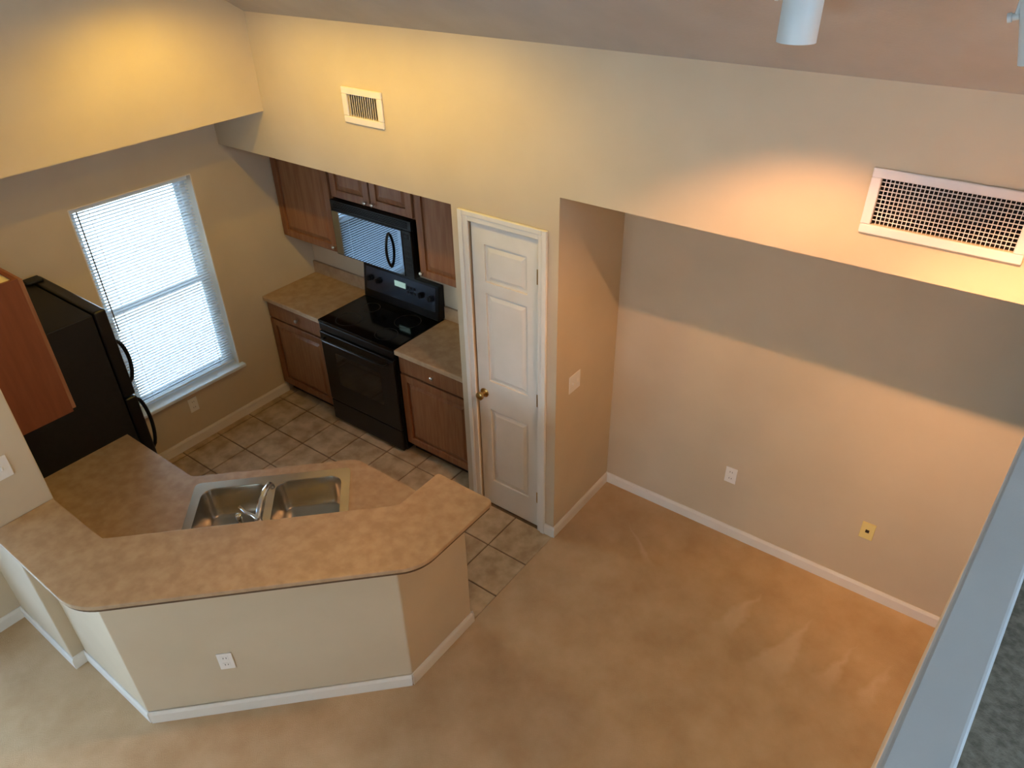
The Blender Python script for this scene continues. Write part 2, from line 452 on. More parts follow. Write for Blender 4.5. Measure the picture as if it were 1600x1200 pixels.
g.box(XW - 0.095, XW + 0.001, WY1 - 0.004, WY1 + 0.004, WZ0, WZ1)
g.box(XW - 0.095, XW + 0.001, WY0 - 0.004, WY0 + 0.004, WZ0, WZ1)
g.box(XW - 0.095, XW + 0.001, WY0, WY1, WZ1 - 0.004, WZ1 + 0.004)
g.build('return', 'trim', win)
g = G(); g.box(XW - 0.10, XW + 0.045, WY0 - 0.03, WY1 + 0.03, WZ0 - 0.022, WZ0 + 0.004)
g.build('window_sill', 'vinyl', win, bevel=0.006)
# mini blind
bl = thing('window_blind', (XW - 0.05, (WY0 + WY1) / 2, WZ0 + 0.03), 'white horizontal mini blind hanging in the kitchen window', 'blind')
g = G(); g.box(XW - 0.068, XW - 0.03, WY0 + 0.012, WY1 - 0.012, WZ1 - 0.034, WZ1 - 0.006); g.build('head_rail', 'vinyl', bl, bevel=0.003)
g = G(); n_sl = 66; z_lo, z_hi = WZ0 + 0.05, WZ1 - 0.05
tilt = math.radians(-4)
for i in range(n_sl):
    z = z_lo + (z_hi - z_lo) * i / (n_sl - 1); c, s_ = math.cos(tilt) * 0.0115, math.sin(tilt) * 0.0115
    xm_ = XW - 0.05
    ya, yb = WY0 + 0.016, WY1 - 0.016
    a = [(xm_ - c, ya, z - s_), (xm_, ya, z + 0.0015), (xm_ + c, ya, z + s_)]
    b = [(q[0], yb, q[2]) for q in a]
    va = [g.bm.verts.new(q) for q in a]; vb = [g.bm.verts.new(q) for q in b]
    for k in range(2): g.bm.faces.new((va[k], va[k + 1], vb[k + 1], vb[k]))
sl_ = g.build('slats', 'blind', bl, fix=False); sl_['kind'] = 'stuff'
g = G(); g.box(XW - 0.062, XW - 0.038, WY0 + 0.014, WY1 - 0.014, WZ0 + 0.022, WZ0 + 0.036); g.build('bottom_rail', 'vinyl', bl, bevel=0.003)
for yy in (WY0 + 0.13, WY1 - 0.13):
    g = G(); g.tube([(XW - 0.0375, yy, WZ0 + 0.03), (XW - 0.0375, yy, WZ1 - 0.03)], 0.0012, 6); g.build('ladder_cord', 'vinyl', bl)
g = G(); g.tube([(XW - 0.028, WY0 + 0.055, WZ1 - 0.03), (XW - 0.024, WY0 + 0.055, 1.10)], 0.004, 8); g.build('tilt_wand', 'slot', bl)

# outside the window
g = G(); g.keep_origin = True
g.box(-40, XW - 0.165, -30, 30, -0.5, -0.2)
struct(g.build('ground', 'concrete'), 'pale driveway outside the window')
g = G(); pts = []
for k in range(15):
    a = math.radians(100 + 130 * k / 14); pts.append((-3.75 + 0.95 * math.cos(a), 0.55 + 0.95 * math.sin(a) * 1.0, -0.17))
g.tube(pts, 0.06, 8)
tag(g.build('garden_kerb', 'stucco'), 'white curved kerb outside the kitchen window', 'kerb')

# ------------------------------------------------------------------ pantry door
door = bpy.data.objects.new('door_1', None); COL.objects.link(door); door.location = ((DX0 + DX1) / 2, 0.02, 0.0)
struct(door, 'narrow white pantry door with three moulded panels')
yf = 0.012
px0, px1 = -0.492, -0.204
rails = [(0.225, 0.815), (1.025, 1.620), (1.690, 1.915)]
g = G()
g.box(DX0, DX1, yf + 0.012, yf + 0.04, 0.014, 2.032)
g.box(DX0, px0, yf, yf + 0.012, 0.014, 2.032).box(px1, DX1, yf, yf + 0.012, 0.014, 2.032)
zz = 0.014
for (a, b) in rails:
    g.box(px0, px1, yf, yf + 0.012, zz, a); zz = b
g.box(px0, px1, yf, yf + 0.012, zz, 2.032)
bmesh.ops.remove_doubles(g.bm, verts=g.bm.verts, dist=1e-5)
g.build('slab', 'trim', door)
for (a, b) in rails:
    g = G(); i1, i2 = 0.016, 0.036
    def rect(i, y): return [(px0 + i, y, a + i), (px1 - i, y, a + i), (px1 - i, y, b - i), (px0 + i, y, b - i)]
    g.loft([rect(0.004, yf + 0.0118), rect(i1, yf + 0.0105), rect(i2, yf + 0.0025), rect(i2 + 0.004, yf + 0.0015)])
    g.build('panel', 'trim', door)
g = G(); g.lathe((-0.533, yf, 0.925), (0, -1, 0), [(0, 0.030), (0.004, 0.031), (0.008, 0.026), (0.012, 0.012), (0.032, 0.011), (0.036, 0.020), (0.046, 0.027), (0.058, 0.026), (0.064, 0.016), (0.066, 0.002)], 20)
g.build('knob', 'brass', door, smooth=True)['label'] = 'round brass knob'
for z in (0.26, 1.02, 1.815):
    g = G(); g.tube([(DX1 + 0.002, yf - 0.006, z - 0.045), (DX1 + 0.002, yf - 0.006, z + 0.045)], 0.007, 10)
    g.box(DX1 - 0.018, DX1 + 0.002, yf - 0.001, yf + 0.001, z - 0.044, z + 0.044)
    g.build('hinge', 'brass', door)
g = G()
cw = 0.06
def casing(x0, x1, z0, z1):
    g.box(x0, x1, -0.012, 0.0, z0, z1)
# casing boards: flat plus a raised outer band
for (x0, x1, ox0, ox1) in ((DX0 - 0.070, DX0 - 0.006, DX0 - 0.070, DX0 - 0.038), (DX1 + 0.004, DX1 + 0.060, DX1 + 0.030, DX1 + 0.060)):
    g.box(x0, x1, -0.012, 0.0, 0.0, 2.094); g.box(ox0, ox1, -0.019, -0.012, 0.0, 2.094)
g.box(DX0 - 0.006, DX1 + 0.004, -0.012, 0.0, 2.036, 2.094); g.box(DX0 - 0.038, DX1 + 0.030, -0.019, -0.012, 2.066, 2.094)
struct(g.build('trim_2', 'trim', bevel=0.003, seg=1), 'white casing around the pantry door')

# ------------------------------------------------------------------ cabinet parts
def cab_door(parent, x0, x1, z0, z1, y, name='door', th=0.02, fr=0.055, knob=None):
    """shaker-like raised-panel front, facing -y with its face at y"""
    g_ = G()
    g_.box(x0, x0 + fr, y, y + th, z0, z1).box(x1 - fr, x1, y, y + th, z0, z1)
    g_.box(x0 + fr, x1 - fr, y, y + th, z0, z0 + fr).box(x0 + fr, x1 - fr, y, y + th, z1 - fr, z1)
    bmesh.ops.remove_doubles(g_.bm, verts=g_.bm.verts, dist=1e-5)
    d = g_.build(name, 'wood', parent, bevel=0.0025, seg=1)
    g_ = G()
    def rc(i, yy): return [(x0 + fr + i, yy, z0 + fr + i), (x1 - fr - i, yy, z0 + fr + i), (x1 - fr - i, yy, z1 - fr - i), (x0 + fr + i, yy, z1 - fr - i)]
    g_.loft([rc(-0.002, y + 0.014), rc(0.010, y + 0.012), rc(0.032, y + 0.004), rc(0.034, y + 0.003)])
    g_.build('panel', 'wood_groove', d)
    if knob:
        g_ = G(); g_.lathe((knob[0], y, knob[1]), (0, -1, 0), [(0, 0.007), (0.010, 0.006), (0.016, 0.013), (0.024, 0.015), (0.029, 0.010), (0.031, 0.002)], 14)
        g_.build('knob', 'nickel', d, smooth=True)
    return d
def drawer_front(parent, x0, x1, z0, z1, y, knob):
    g_ = G(); g_.box(x0, x1, y, y + 0.02, z0, z1)
    d = g_.build('drawer', 'wood', parent, bevel=0.006, seg=2)
    g_ = G(); g_.lathe((knob[0], y, knob[1]), (0, -1, 0), [(0, 0.007), (0.010, 0.006), (0.016, 0.013), (0.024, 0.015), (0.029, 0.010), (0.031, 0.002)], 14)
    g_.build('knob', 'nickel', d, smooth=True)

RX0, RX1 = -2.132, -1.370     # range
YC = 0.062                    # front of the wall counters
def base_cabinet(x0, x1, label, knob_x, dk):
    t = thing('base_cabinet', ((x0 + x1) / 2, 0.35, 0.004), label, 'cabinet')
    yb = YC + 0.045
    g_ = G(); g_.box(x0, x1, yb, D - 0.002, 0.10, 0.874); g_.build('body', 'wood', t)
    g_ = G(); g_.box(x0, x1, yb + 0.06, D - 0.002, 0.004, 0.10); g_.build('toe_kick', 'toe', t)
    drawer_front(t, x0 + 0.012, x1 - 0.012, 0.735, 0.862, yb - 0.021, (knob_x, 0.80))
    cab_door(t, x0 + 0.012, x1 - 0.012, 0.115, 0.718, yb - 0.021, knob=(dk, 0.66) if dk else None)
    return t
base_cabinet(XW + 0.002, RX0 - 0.004, 'brown wood base cabinet between window wall and black range', -2.42, None)
base_cabinet(RX1 + 0.004, XN - 0.002, 'brown wood base cabinet between black range and pantry door', -1.04, None)

def wall_counter(x0, x1, label, side):
    t = thing('countertop', ((x0 + x1) / 2, 0.34, 0.875), label, 'countertop')
    g_ = G(); g_.box(x0, x1, YC, D - 0.001, 0.876, 0.914); g_.build('slab', 'laminate', t, bevel=0.008, seg=3)
    g_ = G(); g_.box(x0, x1, D - 0.021, D - 0.001, 0.914, 1.016); g_.build('backsplash', 'laminate', t, bevel=0.004)
    if side == 'l':
        pass
    return t
wall_counter(XW + 0.001, RX0 - 0.002, 'tan laminate countertop in the corner left of the range', 'l')
wall_counter(RX1 + 0.002, XN - 0.001, 'tan laminate countertop right of the range by the pantry', 'r')

# wall cabinets
YU = 0.365
def wall_cabinet(x0, x1, z0, z1, label, doors, mull=False):
    t = thing('wall_cabinet', ((x0 + x1) / 2, 0.5, z0), label, 'cabinet')
    g_ = G(); g_.box(x0, x1, YU + 0.021, D - 0.002, z0, z1); g_.build('body', 'wood', t)
    for (a, b, k) in doors:
        cab_door(t, a, b, z0 + 0.012, z1 - 0.012, YU, knob=k)
    return t
wall_cabinet(XW + 0.002, RX0 - 0.016, 1.312, ZS - 0.003, 'tall brown wall cabinet in the corner left of the microwave', [(XW + 0.02, RX0 - 0.03, (RX0 - 0.052, 1.365))])
wall_cabinet(RX0 - 0.014, RX1 + 0.014, 1.742, ZS - 0.003, 'short two-door brown wall cabinet above the microwave', [(RX0 - 0.002, -1.757, (-1.786, 1.778)), (-1.745, RX1 + 0.002, (-1.716, 1.778))])
wall_cabinet(RX1 + 0.016, XN - 0.002, 1.345, ZS - 0.003, 'brown wall cabinet right of the microwave by the pantry', [(RX1 + 0.03, XN - 0.012, (RX1 + 0.05, 1.385))])

# cabinet beside the refrigerator
t = thing('wall_cabinet', (-1.84, -1.93, 1.37), 'reddish brown wall cabinet over the peninsula beside the black refrigerator', 'cabinet')
cx0, cx1, cy0, cy1 = -1.975, -1.705, YS1 + 0.003, -1.787
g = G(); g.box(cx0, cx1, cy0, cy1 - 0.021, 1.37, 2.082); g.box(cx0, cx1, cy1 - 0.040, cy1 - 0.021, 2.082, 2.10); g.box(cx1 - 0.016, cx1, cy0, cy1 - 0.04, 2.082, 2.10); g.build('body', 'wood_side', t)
g = G(); g.box(cx0, cx1 - 0.016, cy0, cy1 - 0.040, 2.082, 2.094); g.build('top_panel', 'particle', t)['label'] = 'pale unfinished top panel'
g = G(); g.box(cx0 + 0.01, cx1 - 0.008, cy1 - 0.02, cy1, 1.38, 2.09); dd = g.build('door', 'wood', t, bevel=0.003)
g = G(); g.lathe((cx0 + 0.04, cy1, 1.43), (0, 1, 0), [(0, 0.007), (0.010, 0.006), (0.016, 0.013), (0.024, 0.015), (0.031, 0.002)], 12); g.build('knob', 'nickel', dd, smooth=True)

# ------------------------------------------------------------------ range
t = thing('range', ((RX0 + RX1) / 2, 0.33, 0.004), 'black freestanding electric range with glass cooktop between the base cabinets', 'range')
ry0 = 0.055
g = G(); g.box(RX0, RX1, ry0 + 0.03, D - 0.006, 0.03, 0.898); g.build('body', 'black', t, bevel=0.004)
for fx_ in (RX0 + 0.05, RX1 - 0.05):
    for fy_ in (ry0 + 0.08, D - 0.06):
        g = G(); g.lathe((fx_, fy_, 0.004), (0, 0, 1), [(0, 0.018), (0.03, 0.014)], 10); g.build('foot', 'black_matte', t)
g = G(); g.box(RX0 - 0.001, RX1 + 0.001, ry0 + 0.004, D - 0.07, 0.898, 0.918); ct = g.build('cooktop', 'black_glass', t, bevel=0.005, seg=3)
for (bx_, by_, br) in ((-1.94, 0.19, 0.10), (-1.56, 0.19, 0.085), (-1.94, 0.41, 0.075), (-1.56, 0.41, 0.10)):
    g = G(); ro = [(bx_ + br * math.cos(a * math.pi / 16), by_ + br * math.sin(a * math.pi / 16)) for a in range(32)]
    ri = [(bx_ + (br - 0.006) * math.cos(a * math.pi / 16), by_ + (br - 0.006) * math.sin(a * math.pi / 16)) for a in range(32)]
    g.holed(ro, [ri], 0.9178, 0.9186); g.build('burner_ring', 'burner', ct)
g = G(); g.box(RX0 + 0.002, RX1 - 0.002, ry0 + 0.006, ry0 + 0.03, 0.835, 0.894); g.build('front_panel', 'black', t, bevel=0.004)
g = G(); g.box(RX0 + 0.004, RX1 - 0.004, ry0 - 0.005, ry0 + 0.03, 0.225, 0.828); od = g.build('oven_door', 'black', t, bevel=0.006)
g = G(); g.box(RX0 + 0.15, RX1 - 0.15, ry0 - 0.0065, ry0 - 0.004, 0.40, 0.68); g.build('oven_window', 'oven_glass', od, bevel=0.001, seg=1)
g = G(); g.tube([(RX0 + 0.06, ry0 - 0.004, 0.785), (RX0 + 0.065, ry0 - 0.04, 0.787), (RX0 + 0.10, ry0 - 0.048, 0.788), (RX1 - 0.10, ry0 - 0.048, 0.788), (RX1 - 0.065, ry0 - 0.04, 0.787), (RX1 - 0.06, ry0 - 0.004, 0.785)], 0.011, 10)
g.build('handle', 'black', od, smooth=True)
g = G(); g.box(RX0 + 0.004, RX1 - 0.004, ry0 - 0.002, ry0 + 0.03, 0.035, 0.215); dr = g.build('storage_drawer', 'black', t, bevel=0.006)
# backguard with sloped control face
g = G(); yb0, yb1 = D - 0.085, D - 0.004
g.hexa([(RX0, yb0, 0.918), (RX1, yb0, 0.918), (RX1, yb1, 0.918), (RX0, yb1, 0.918), (RX0, yb0 + 0.03, 1.185), (RX1, yb0 + 0.03, 1.185), (RX1, yb1, 1.185), (RX0, yb1, 1.185)])
bg = g.build('backguard', 'black', t, bevel=0.008, seg=3)
def bgy(z): return yb0 + 0.03 * (z - 0.918) / 0.267
g = G(); zA, zB_ = 0.985, 1.168
g.hexa([(RX0 + 0.03, bgy(zA) - 0.003, zA), (RX1 - 0.03, bgy(zA) - 0.003, zA), (RX1 - 0.03, bgy(zA) + 0.004, zA), (RX0 + 0.03, bgy(zA) + 0.004, zA),
        (RX0 + 0.03, bgy(zB_) - 0.003, zB_), (RX1 - 0.03, bgy(zB_) - 0.003, zB_), (RX1 - 0.03, bgy(zB_) + 0.004, zB_), (RX0 + 0.03, bgy(zB_) + 0.004, zB_)])
cp = g.build('control_panel', 'guard', bg)
for kx in (-2.055, -1.965, -1.535, -1.445):
    g = G(); g.lathe((kx, bgy(1.08) - 0.003, 1.08), (0, -1, 0.11), [(0, 0.024), (0.012, 0.023), (0.024, 0.019), (0.026, 0.002)], 18)
    g.box(kx - 0.003, kx + 0.003, bgy(1.08) - 0.032, bgy(1.08) - 0.02, 1.065, 1.103)
    g.build('knob', 'black_matte', cp, smooth=True)
g = G(); g.box(-1.80, -1.69, bgy(1.10) - 0.0055, bgy(1.10) + 0.004, 1.085, 1.128); g.build('clock_display', 'display', cp)['label'] = 'green glowing clock display'
for k in range(6):
    g = G(); bx_ = -1.665 + 0.032 * (k % 3); bz_ = 1.07 + 0.035 * (k // 3)
    g.box(bx_ - 0.011, bx_ + 0.011, bgy(bz_) - 0.0055, bgy(bz_) + 0.004, bz_ - 0.010, bz_ + 0.010); g.build('button', 'black_matte', cp, bevel=0.002, seg=1)

# ------------------------------------------------------------------ microwave
t = thing('microwave', (-1.75, 0.45, 1.33), 'black over-the-range microwave with mirror-like door', 'microwave')
mx0, mx1, mz0, mz1, my = RX0 + 0.0, RX1 - 0.0, 1.333, 1.738, 0.335
g = G(); g.box(mx0, mx1, my + 0.03, D - 0.004, mz0, mz1); g.build('body', 'black', t, bevel=0.004)
g = G(); g.box(mx0, mx1, my + 0.006, my + 0.03, 1.672, mz1)
for k in range(4): g.box(mx0 + 0.03, mx1 - 0.03, my + 0.001, my + 0.006, 1.685 + k * 0.012, 1.690 + k * 0.012)
g.build('vent_grille', 'black_matte', t)
g = G(); g.box(mx0, -1.452, my, my + 0.03, mz0, 1.670); md = g.build('door', 'black', t, bevel=0.005)
g = G(); g.box(mx0 + 0.008, -1.458, my - 0.0015, my + 0.002, mz0 + 0.008, 1.662); g.build('door_glass', 'mirror_glass', md)
g = G(); hp = []
for k in range(13):
    s_ = k / 12; hp.append((-1.575, my - 0.001 - 0.036 * math.sin(math.pi * s_) ** 0.6, 1.375 + 0.245 * s_))
g.tube(hp, 0.0095, 10); g.build('handle', 'black', md, smooth=True)
g = G(); g.box(-1.450, mx1, my, my + 0.03, mz0, 1.670); mc = g.build('control_panel', 'black', t, bevel=0.004)
g = G(); g.box(-1.438, -1.384, my - 0.001, my + 0.002, 1.615, 1.650); g.build('display', 'black_glass', mc)
for k in range(15):
    g = G(); bx_ = -1.430 + 0.019 * (k % 3); bz_ = 1.385 + 0.042 * (k // 3)
    g.box(bx_ - 0.007, bx_ + 0.007, my - 0.0012, my + 0.002, bz_ - 0.012, bz_ + 0.012); g.build('button', 'black_matte', mc)

# ------------------------------------------------------------------ refrigerator
FX0, FX1, FY1, FZ = -2.713, -1.983, -1.386, 1.682
t = thing('refrigerator', ((FX0 + FX1) / 2, -1.74, 0.004), 'black top-freezer refrigerator standing before the window', 'refrigerator')
g = G(); g.box(FX0, FX1, YS1 + 0.01, FY1 - 0.075, 0.02, FZ - 0.008); g.build('body', 'black_matte', t, bevel=0.006)
g = G(); g.box(FX0 + 0.03, FX1 - 0.03, YS1 + 0.05, FY1 - 0.09, 0.004, 0.03); g.build('base', 'black_matte', t)
for nm, (z0, z1) in (('freezer_door', (1.13, FZ)), ('refrigerator_door', (0.07, 1.12))):
    g = G(); g.box(FX0, FX1, FY1 - 0.068, FY1, z0, z1); d = g.build(nm, 'black', t, bevel=0.012, seg=3)
    g = G(); pts = []
    a, b = ((1.18, 1.47) if nm == 'freezer_door' else (0.70, 1.085))
    for k in range(13):
        s_ = k / 12; pts.append((-2.03, FY1 - 0.004 + 0.052 * math.sin(math.pi * s_) ** 0.45, a + (b - a) * s_))
    g.tube(pts, 0.011, 10); g.build('handle', 'black', d, smooth=True)
g = G(); g.box(FX0 + 0.02, FX0 + 0.10, FY1 - 0.11, FY1 - 0.02, FZ, FZ + 0.014); g.build('hinge_cover', 'black_matte', t, bevel=0.004)

# ------------------------------------------------------------------ peninsula counter, sink, faucet, bar
S2 = math.sqrt(0.5)
sink_o = Vector((-1.262, -1.538))               # kitchen-side left corner of the rim
du = Vector((S2, S2)); dv = Vector((S2, -S2))    # along the front edge / toward the bar
SU, SV = 0.81, 0.545
def suv(u, v): 
    q = sink_o + du * u + dv * v
    return (q.x, q.y)
def rrect(u0, u1, v0, v1, r, n=5):
    out = []
    for (cu, cv, a0) in ((u1 - r, v1 - r, 0), (u0 + r, v1 - r, 90), (u0 + r, v0 + r, 180), (u1 - r, v0 + r, 270)):
        for k in range(n + 1):
            a = math.radians(a0 + 90 * k / n); out.append((cu + r * math.cos(a), cv + r * math.sin(a)))
    return out
tp = thing('peninsula_counter', (-1.1, -1.6, 0.004), 'angled tan laminate counter with the steel sink, inside the bar', 'countertop')
outer = [(-1.981, -1.513), (-1.336, -1.513), (-0.716, -0.893), (-0.126, -0.893), (-0.126, -1.284), (-0.991, -2.149), (XS + 0.001, -2.149), (XS + 0.001, YS1 + 0.001), (-1.981, YS1 + 0.001)]
hole = [suv(u, v) for u, v in rrect(0.02, SU - 0.02, 0.02, SV - 0.02, 0.04)]
g = G(); g.holed(outer, [hole], 0.876, 0.914); g.build('slab', 'laminate', tp)
inner = [(-1.975, -1.545), (-1.348, -1.545), (-0.728, -0.925), (-0.13, -0.925), (-0.13, -1.28), (-0.993, -2.145), (XS + 0.005, -2.145), (XS + 0.005, YS1 + 0.005), (-1.975, YS1 + 0.005)]
hole2 = [suv(u, v) for u, v in rrect(0.01, SU - 0.01, 0.01, SV - 0.01, 0.04)]
g = G(); g.holed(inner, [hole2], 0.10, 0.874); g.build('base_cabinet', 'wood', tp)
g = G(); toe = [(x - 0.0, y - 0.06) if y > -1.6 else (x, y) for x, y in inner]
g.prism([(-1.975, -1.605), (-1.373, -1.605), (-0.753, -0.985), (-0.13, -0.985), (-0.13, -1.28), (-0.993, -2.145), (XS + 0.005, -2.145), (XS + 0.005, YS1 + 0.005), (-1.975, YS1 + 0.005)], 0.004, 0.10); g.build('toe_kick', 'toe', tp)

ts = thing('sink', (-0.8, -1.38, 0.74), 'stainless steel double-bowl sink set into the angled counter', 'sink')
bowls = [rrect(0.045, 0.385, 0.055, 0.435, 0.065, 6), rrect(0.425, 0.765, 0.055, 0.435, 0.065, 6)]
zr = 0.920
g = G(); g.holed([suv(u, v) for u, v in rrect(0, SU, 0, SV, 0.03)], [[suv(u, v) for u, v in b] for b in bowls], zr - 0.005, zr)
g.build('rim', 'steel', ts, bevel=0.0)
for b in bowls:
    us = [q[0] for q in b]; vs2 = [q[1] for q in b]; cu, cv = (min(us) + max(us)) / 2, (min(vs2) + max(vs2)) / 2
    def lp(sc, z): return [(*suv(cu + (u - cu) * sc, cv + (v - cv) * sc), z) for u, v in b]
    g = G(); g.loft([lp(1.0, zr - 0.001), lp(0.985, zr - 0.008), lp(0.955, 0.80), lp(0.93, 0.765), lp(0.88, 0.750), lp(0.5, 0.745), lp(0.14, 0.742)])
    bo = g.build('bowl', 'steel', ts, smooth=True)
    q = suv(cu, cv)
    g = G(); g.lathe((q[0], q[1], 0.740), (0, 0, 1), [(0, 0.045), (0.004, 0.045), (0.0045, 0.034), (0.002, 0.030), (0.0018, 0.004)], 20)
    g.build('drain', 'chrome', bo, smooth=True)

tf = thing('faucet', (*suv(0.405, 0.467), 0.92), 'chrome kitchen faucet with lever standing at the back of the sink', 'faucet')
g = G(); g.prism([suv(u, v) for u, v in rrect(0.285, 0.525, 0.441, 0.495, 0.027, 6)], 0.9205, 0.934); g.build('base_plate', 'chrome', tf, bevel=0.004)
def s3(u, v, z): return (*suv(u, v), z)
g = G(); g.lathe(s3(0.405, 0.467, 0.934), (0, 0, 1), [(0, 0.026), (0.03, 0.022), (0.10, 0.020), (0.112, 0.012)], 16); g.build('body', 'chrome', tf, smooth=True)
g = G(); g.tube([s3(0.405, 0.462, 1.00), s3(0.41, 0.445, 1.06), s3(0.418, 0.40, 1.092), s3(0.432, 0.33, 1.098), s3(0.444, 0.27, 1.086), s3(0.448, 0.25, 1.062), s3(0.449, 0.247, 1.045)], [0.016, 0.015, 0.0145, 0.014, 0.0135, 0.013, 0.013], 14); g.build('spout', 'chrome', tf, smooth=True)
g = G(); g.tube([s3(0.405, 0.467, 1.045), s3(0.385, 0.455, 1.062), s3(0.350, 0.44, 1.075), s3(0.318, 0.395, 1.068)], [0.013, 0.009, 0.008, 0.009], 12); g.build('lever', 'chrome', tf, smooth=True)
g = G(); g.lathe(s3(0.325, 0.467, 0.934), (0, 0, 1), [(0, 0.020), (0.01, 0.018), (0.03, 0.013), (0.10, 0.012), (0.135, 0.016), (0.15, 0.014), (0.152, 0.004)], 14); g.build('side_sprayer', 'chrome', tf, smooth=True)

def fillet(poly, radii, n=8):
    out = []
    L_ = len(poly)
    for i in range(L_):
        p0, p1, p2 = Vector(poly[i - 1]), Vector(poly[i]), Vector(poly[(i + 1) % L_]); r = radii[i]
        if r <= 0: out.append(tuple(p1)); continue
        a = (p0 - p1).normalized(); b = (p2 - p1).normalized(); ang = a.angle(b)
        d = r / math.tan(ang / 2); A = p1 + a * d; B = p1 + b * d; c = p1 + (a + b).normalized() * (r / math.sin(ang / 2))
        va, vb = A - c, B - c; a0 = math.atan2(va.y, va.x); a1 = math.atan2(vb.y, vb.x); dlt = (a1 - a0 + math.pi) % (2 * math.pi) - math.pi
        for k in range(n + 1): out.append((c.x + r * math.cos(a0 + dlt * k / n), c.y + r * math.sin(a0 + dlt * k / n)))
    return out
bar = [(XS + 0.003, -2.09), (-1.103, -2.09), (-0.148, -1.135), (-0.148, -0.848), (0.207, -0.848), (0.207, -1.362), (-0.815, -2.384), (-1.60, -2.384), (-1.60, YS0 - 0.003), (XS + 0.003, YS0 - 0.003)]
bar = fillet(bar, [0, 0, 0, 0.012, 0.03, 0.22, 0.26, 0.035, 0.004, 0])
tb = thing('bar_top', (-0.5, -1.6, 1.03), 'raised tan laminate bar top wrapping around the half wall', 'bar top')
g = G(); g.prism(bar, 1.0445, 1.067); g.build('slab', 'laminate', tb, bevel=0.006, seg=3)
bc = Vector((-0.55, -1.75))
def inset(poly, d):
    out = []; n_ = len(poly)
    for i in range(n_):
        p0, p1, p2 = Vector(poly[i - 1]), Vector(poly[i]), Vector(poly[(i + 1) % n_])
        t_ = ((p1 - p0).normalized() + (p2 - p1).normalized()).normalized()
        out.append(tuple(p1 + Vector((t_.y, -t_.x)) * d))
    return out
g = G(); g.prism(inset(bar, 0.007), 1.0285, 1.0445); g.build('edge_shade_band', 'laminate_edge_shade', tb)  # inset dark strip standing in for shade along the lower bar edge

# ------------------------------------------------------------------ vents
def rect_ring(g_, x0, x1, z0, z1, w, y0, y1):
    g_.box(x0, x1, y0, y1, z0, z0 + w).box(x0, x1, y0, y1, z1 - w, z1).box(x0, x0 + w, y0, y1, z0 + w, z1 - w).box(x1 - w, x1, y0, y1, z0 + w, z1 - w)
t = thing('return_air_grille', (1.61, -0.005, 2.41), 'large white eggcrate air grille on the wall above the niche', 'air vent')
vx0, vx1, vz0, vz1 = 1.347, 1.882, 2.416, 2.660
g = G(); rect_ring(g, vx0, vx1, vz0, vz1, 0.035, -0.012, -0.0005); g.build('frame', 'grille', t, bevel=0.004, seg=2)
g = G(); a, b, c, d = vx0 + 0.0355, vx1 - 0.0355, vz0 + 0.0355, vz1 - 0.0355
g.box(a, b, 0.14, 0.145, c, d).box(a, a + 0.003, 0.012, 0.14, c, d).box(b - 0.003, b, 0.012, 0.14, c, d).box(a, b, 0.012, 0.14, c, c + 0.003).box(a, b, 0.012, 0.14, d - 0.003, d)
g.build('duct', 'duct', t)
g = G(); nx, nz = 32, 11; w_ = vx1 - vx0 - 0.07; h_ = vz1 - vz0 - 0.07
for i in range(1, nx):
    x = vx0 + 0.035 + w_ * i / nx; g.box(x - 0.0013, x + 0.0013, 0.004, 0.009, vz0 + 0.035, vz1 - 0.035)
for i in range(1, nz):
    z = vz0 + 0.035 + h_ * i / nz; g.box(vx0 + 0.035, vx1 - 0.035, 0.0045, 0.0085, z - 0.0013, z + 0.0013)
e = g.build('eggcrate_grid', 'grille', t); e['kind'] = 'stuff'
t = thing('supply_register', (-1.295, -0.005, 2.43), 'small white square air register high on the yellow-lit wall', 'air vent')
vx0, vx1, vz0, vz1 = -1.450, -1.140, 2.432, 2.626
g = G(); rect_ring(g, vx0, vx1, vz0, vz1, 0.038, -0.014, -0.0005); g.build('frame', 'grille', t, bevel=0.005, seg=2)
g = G(); a, b, c, d = vx0 + 0.0385, vx1 - 0.0385, vz0 + 0.0385, vz1 - 0.0385
g.box(a, b, 0.14, 0.145, c, d).box(a, a + 0.003, 0.014, 0.14, c, d).box(b - 0.003, b, 0.014, 0.14, c, d).box(a, b, 0.014, 0.14, c, c + 0.003).box(a, b, 0.014, 0.14, d - 0.003, d)
g.build('duct', 'duct', t)
g = G()
for i in range(13):
    x = vx0 + 0.05 + (vx1 - vx0 - 0.10) * i / 12
    g.hexa([(x + 0.0015, -0.004, vz0 + 0.038), (x + 0.0045, -0.004, vz0 + 0.038), (x - 0.0005, 0.007, vz0 + 0.038), (x - 0.0035, 0.007, vz0 + 0.038),
            (x + 0.0015, -0.004, vz1 - 0.038), (x + 0.0045, -0.004, vz1 - 0.038), (x - 0.0005, 0.007, vz1 - 0.038), (x - 0.0035, 0.007, vz1 - 0.038)])
e = g.build('louvers', 'grille', t); e['kind'] = 'stuff'

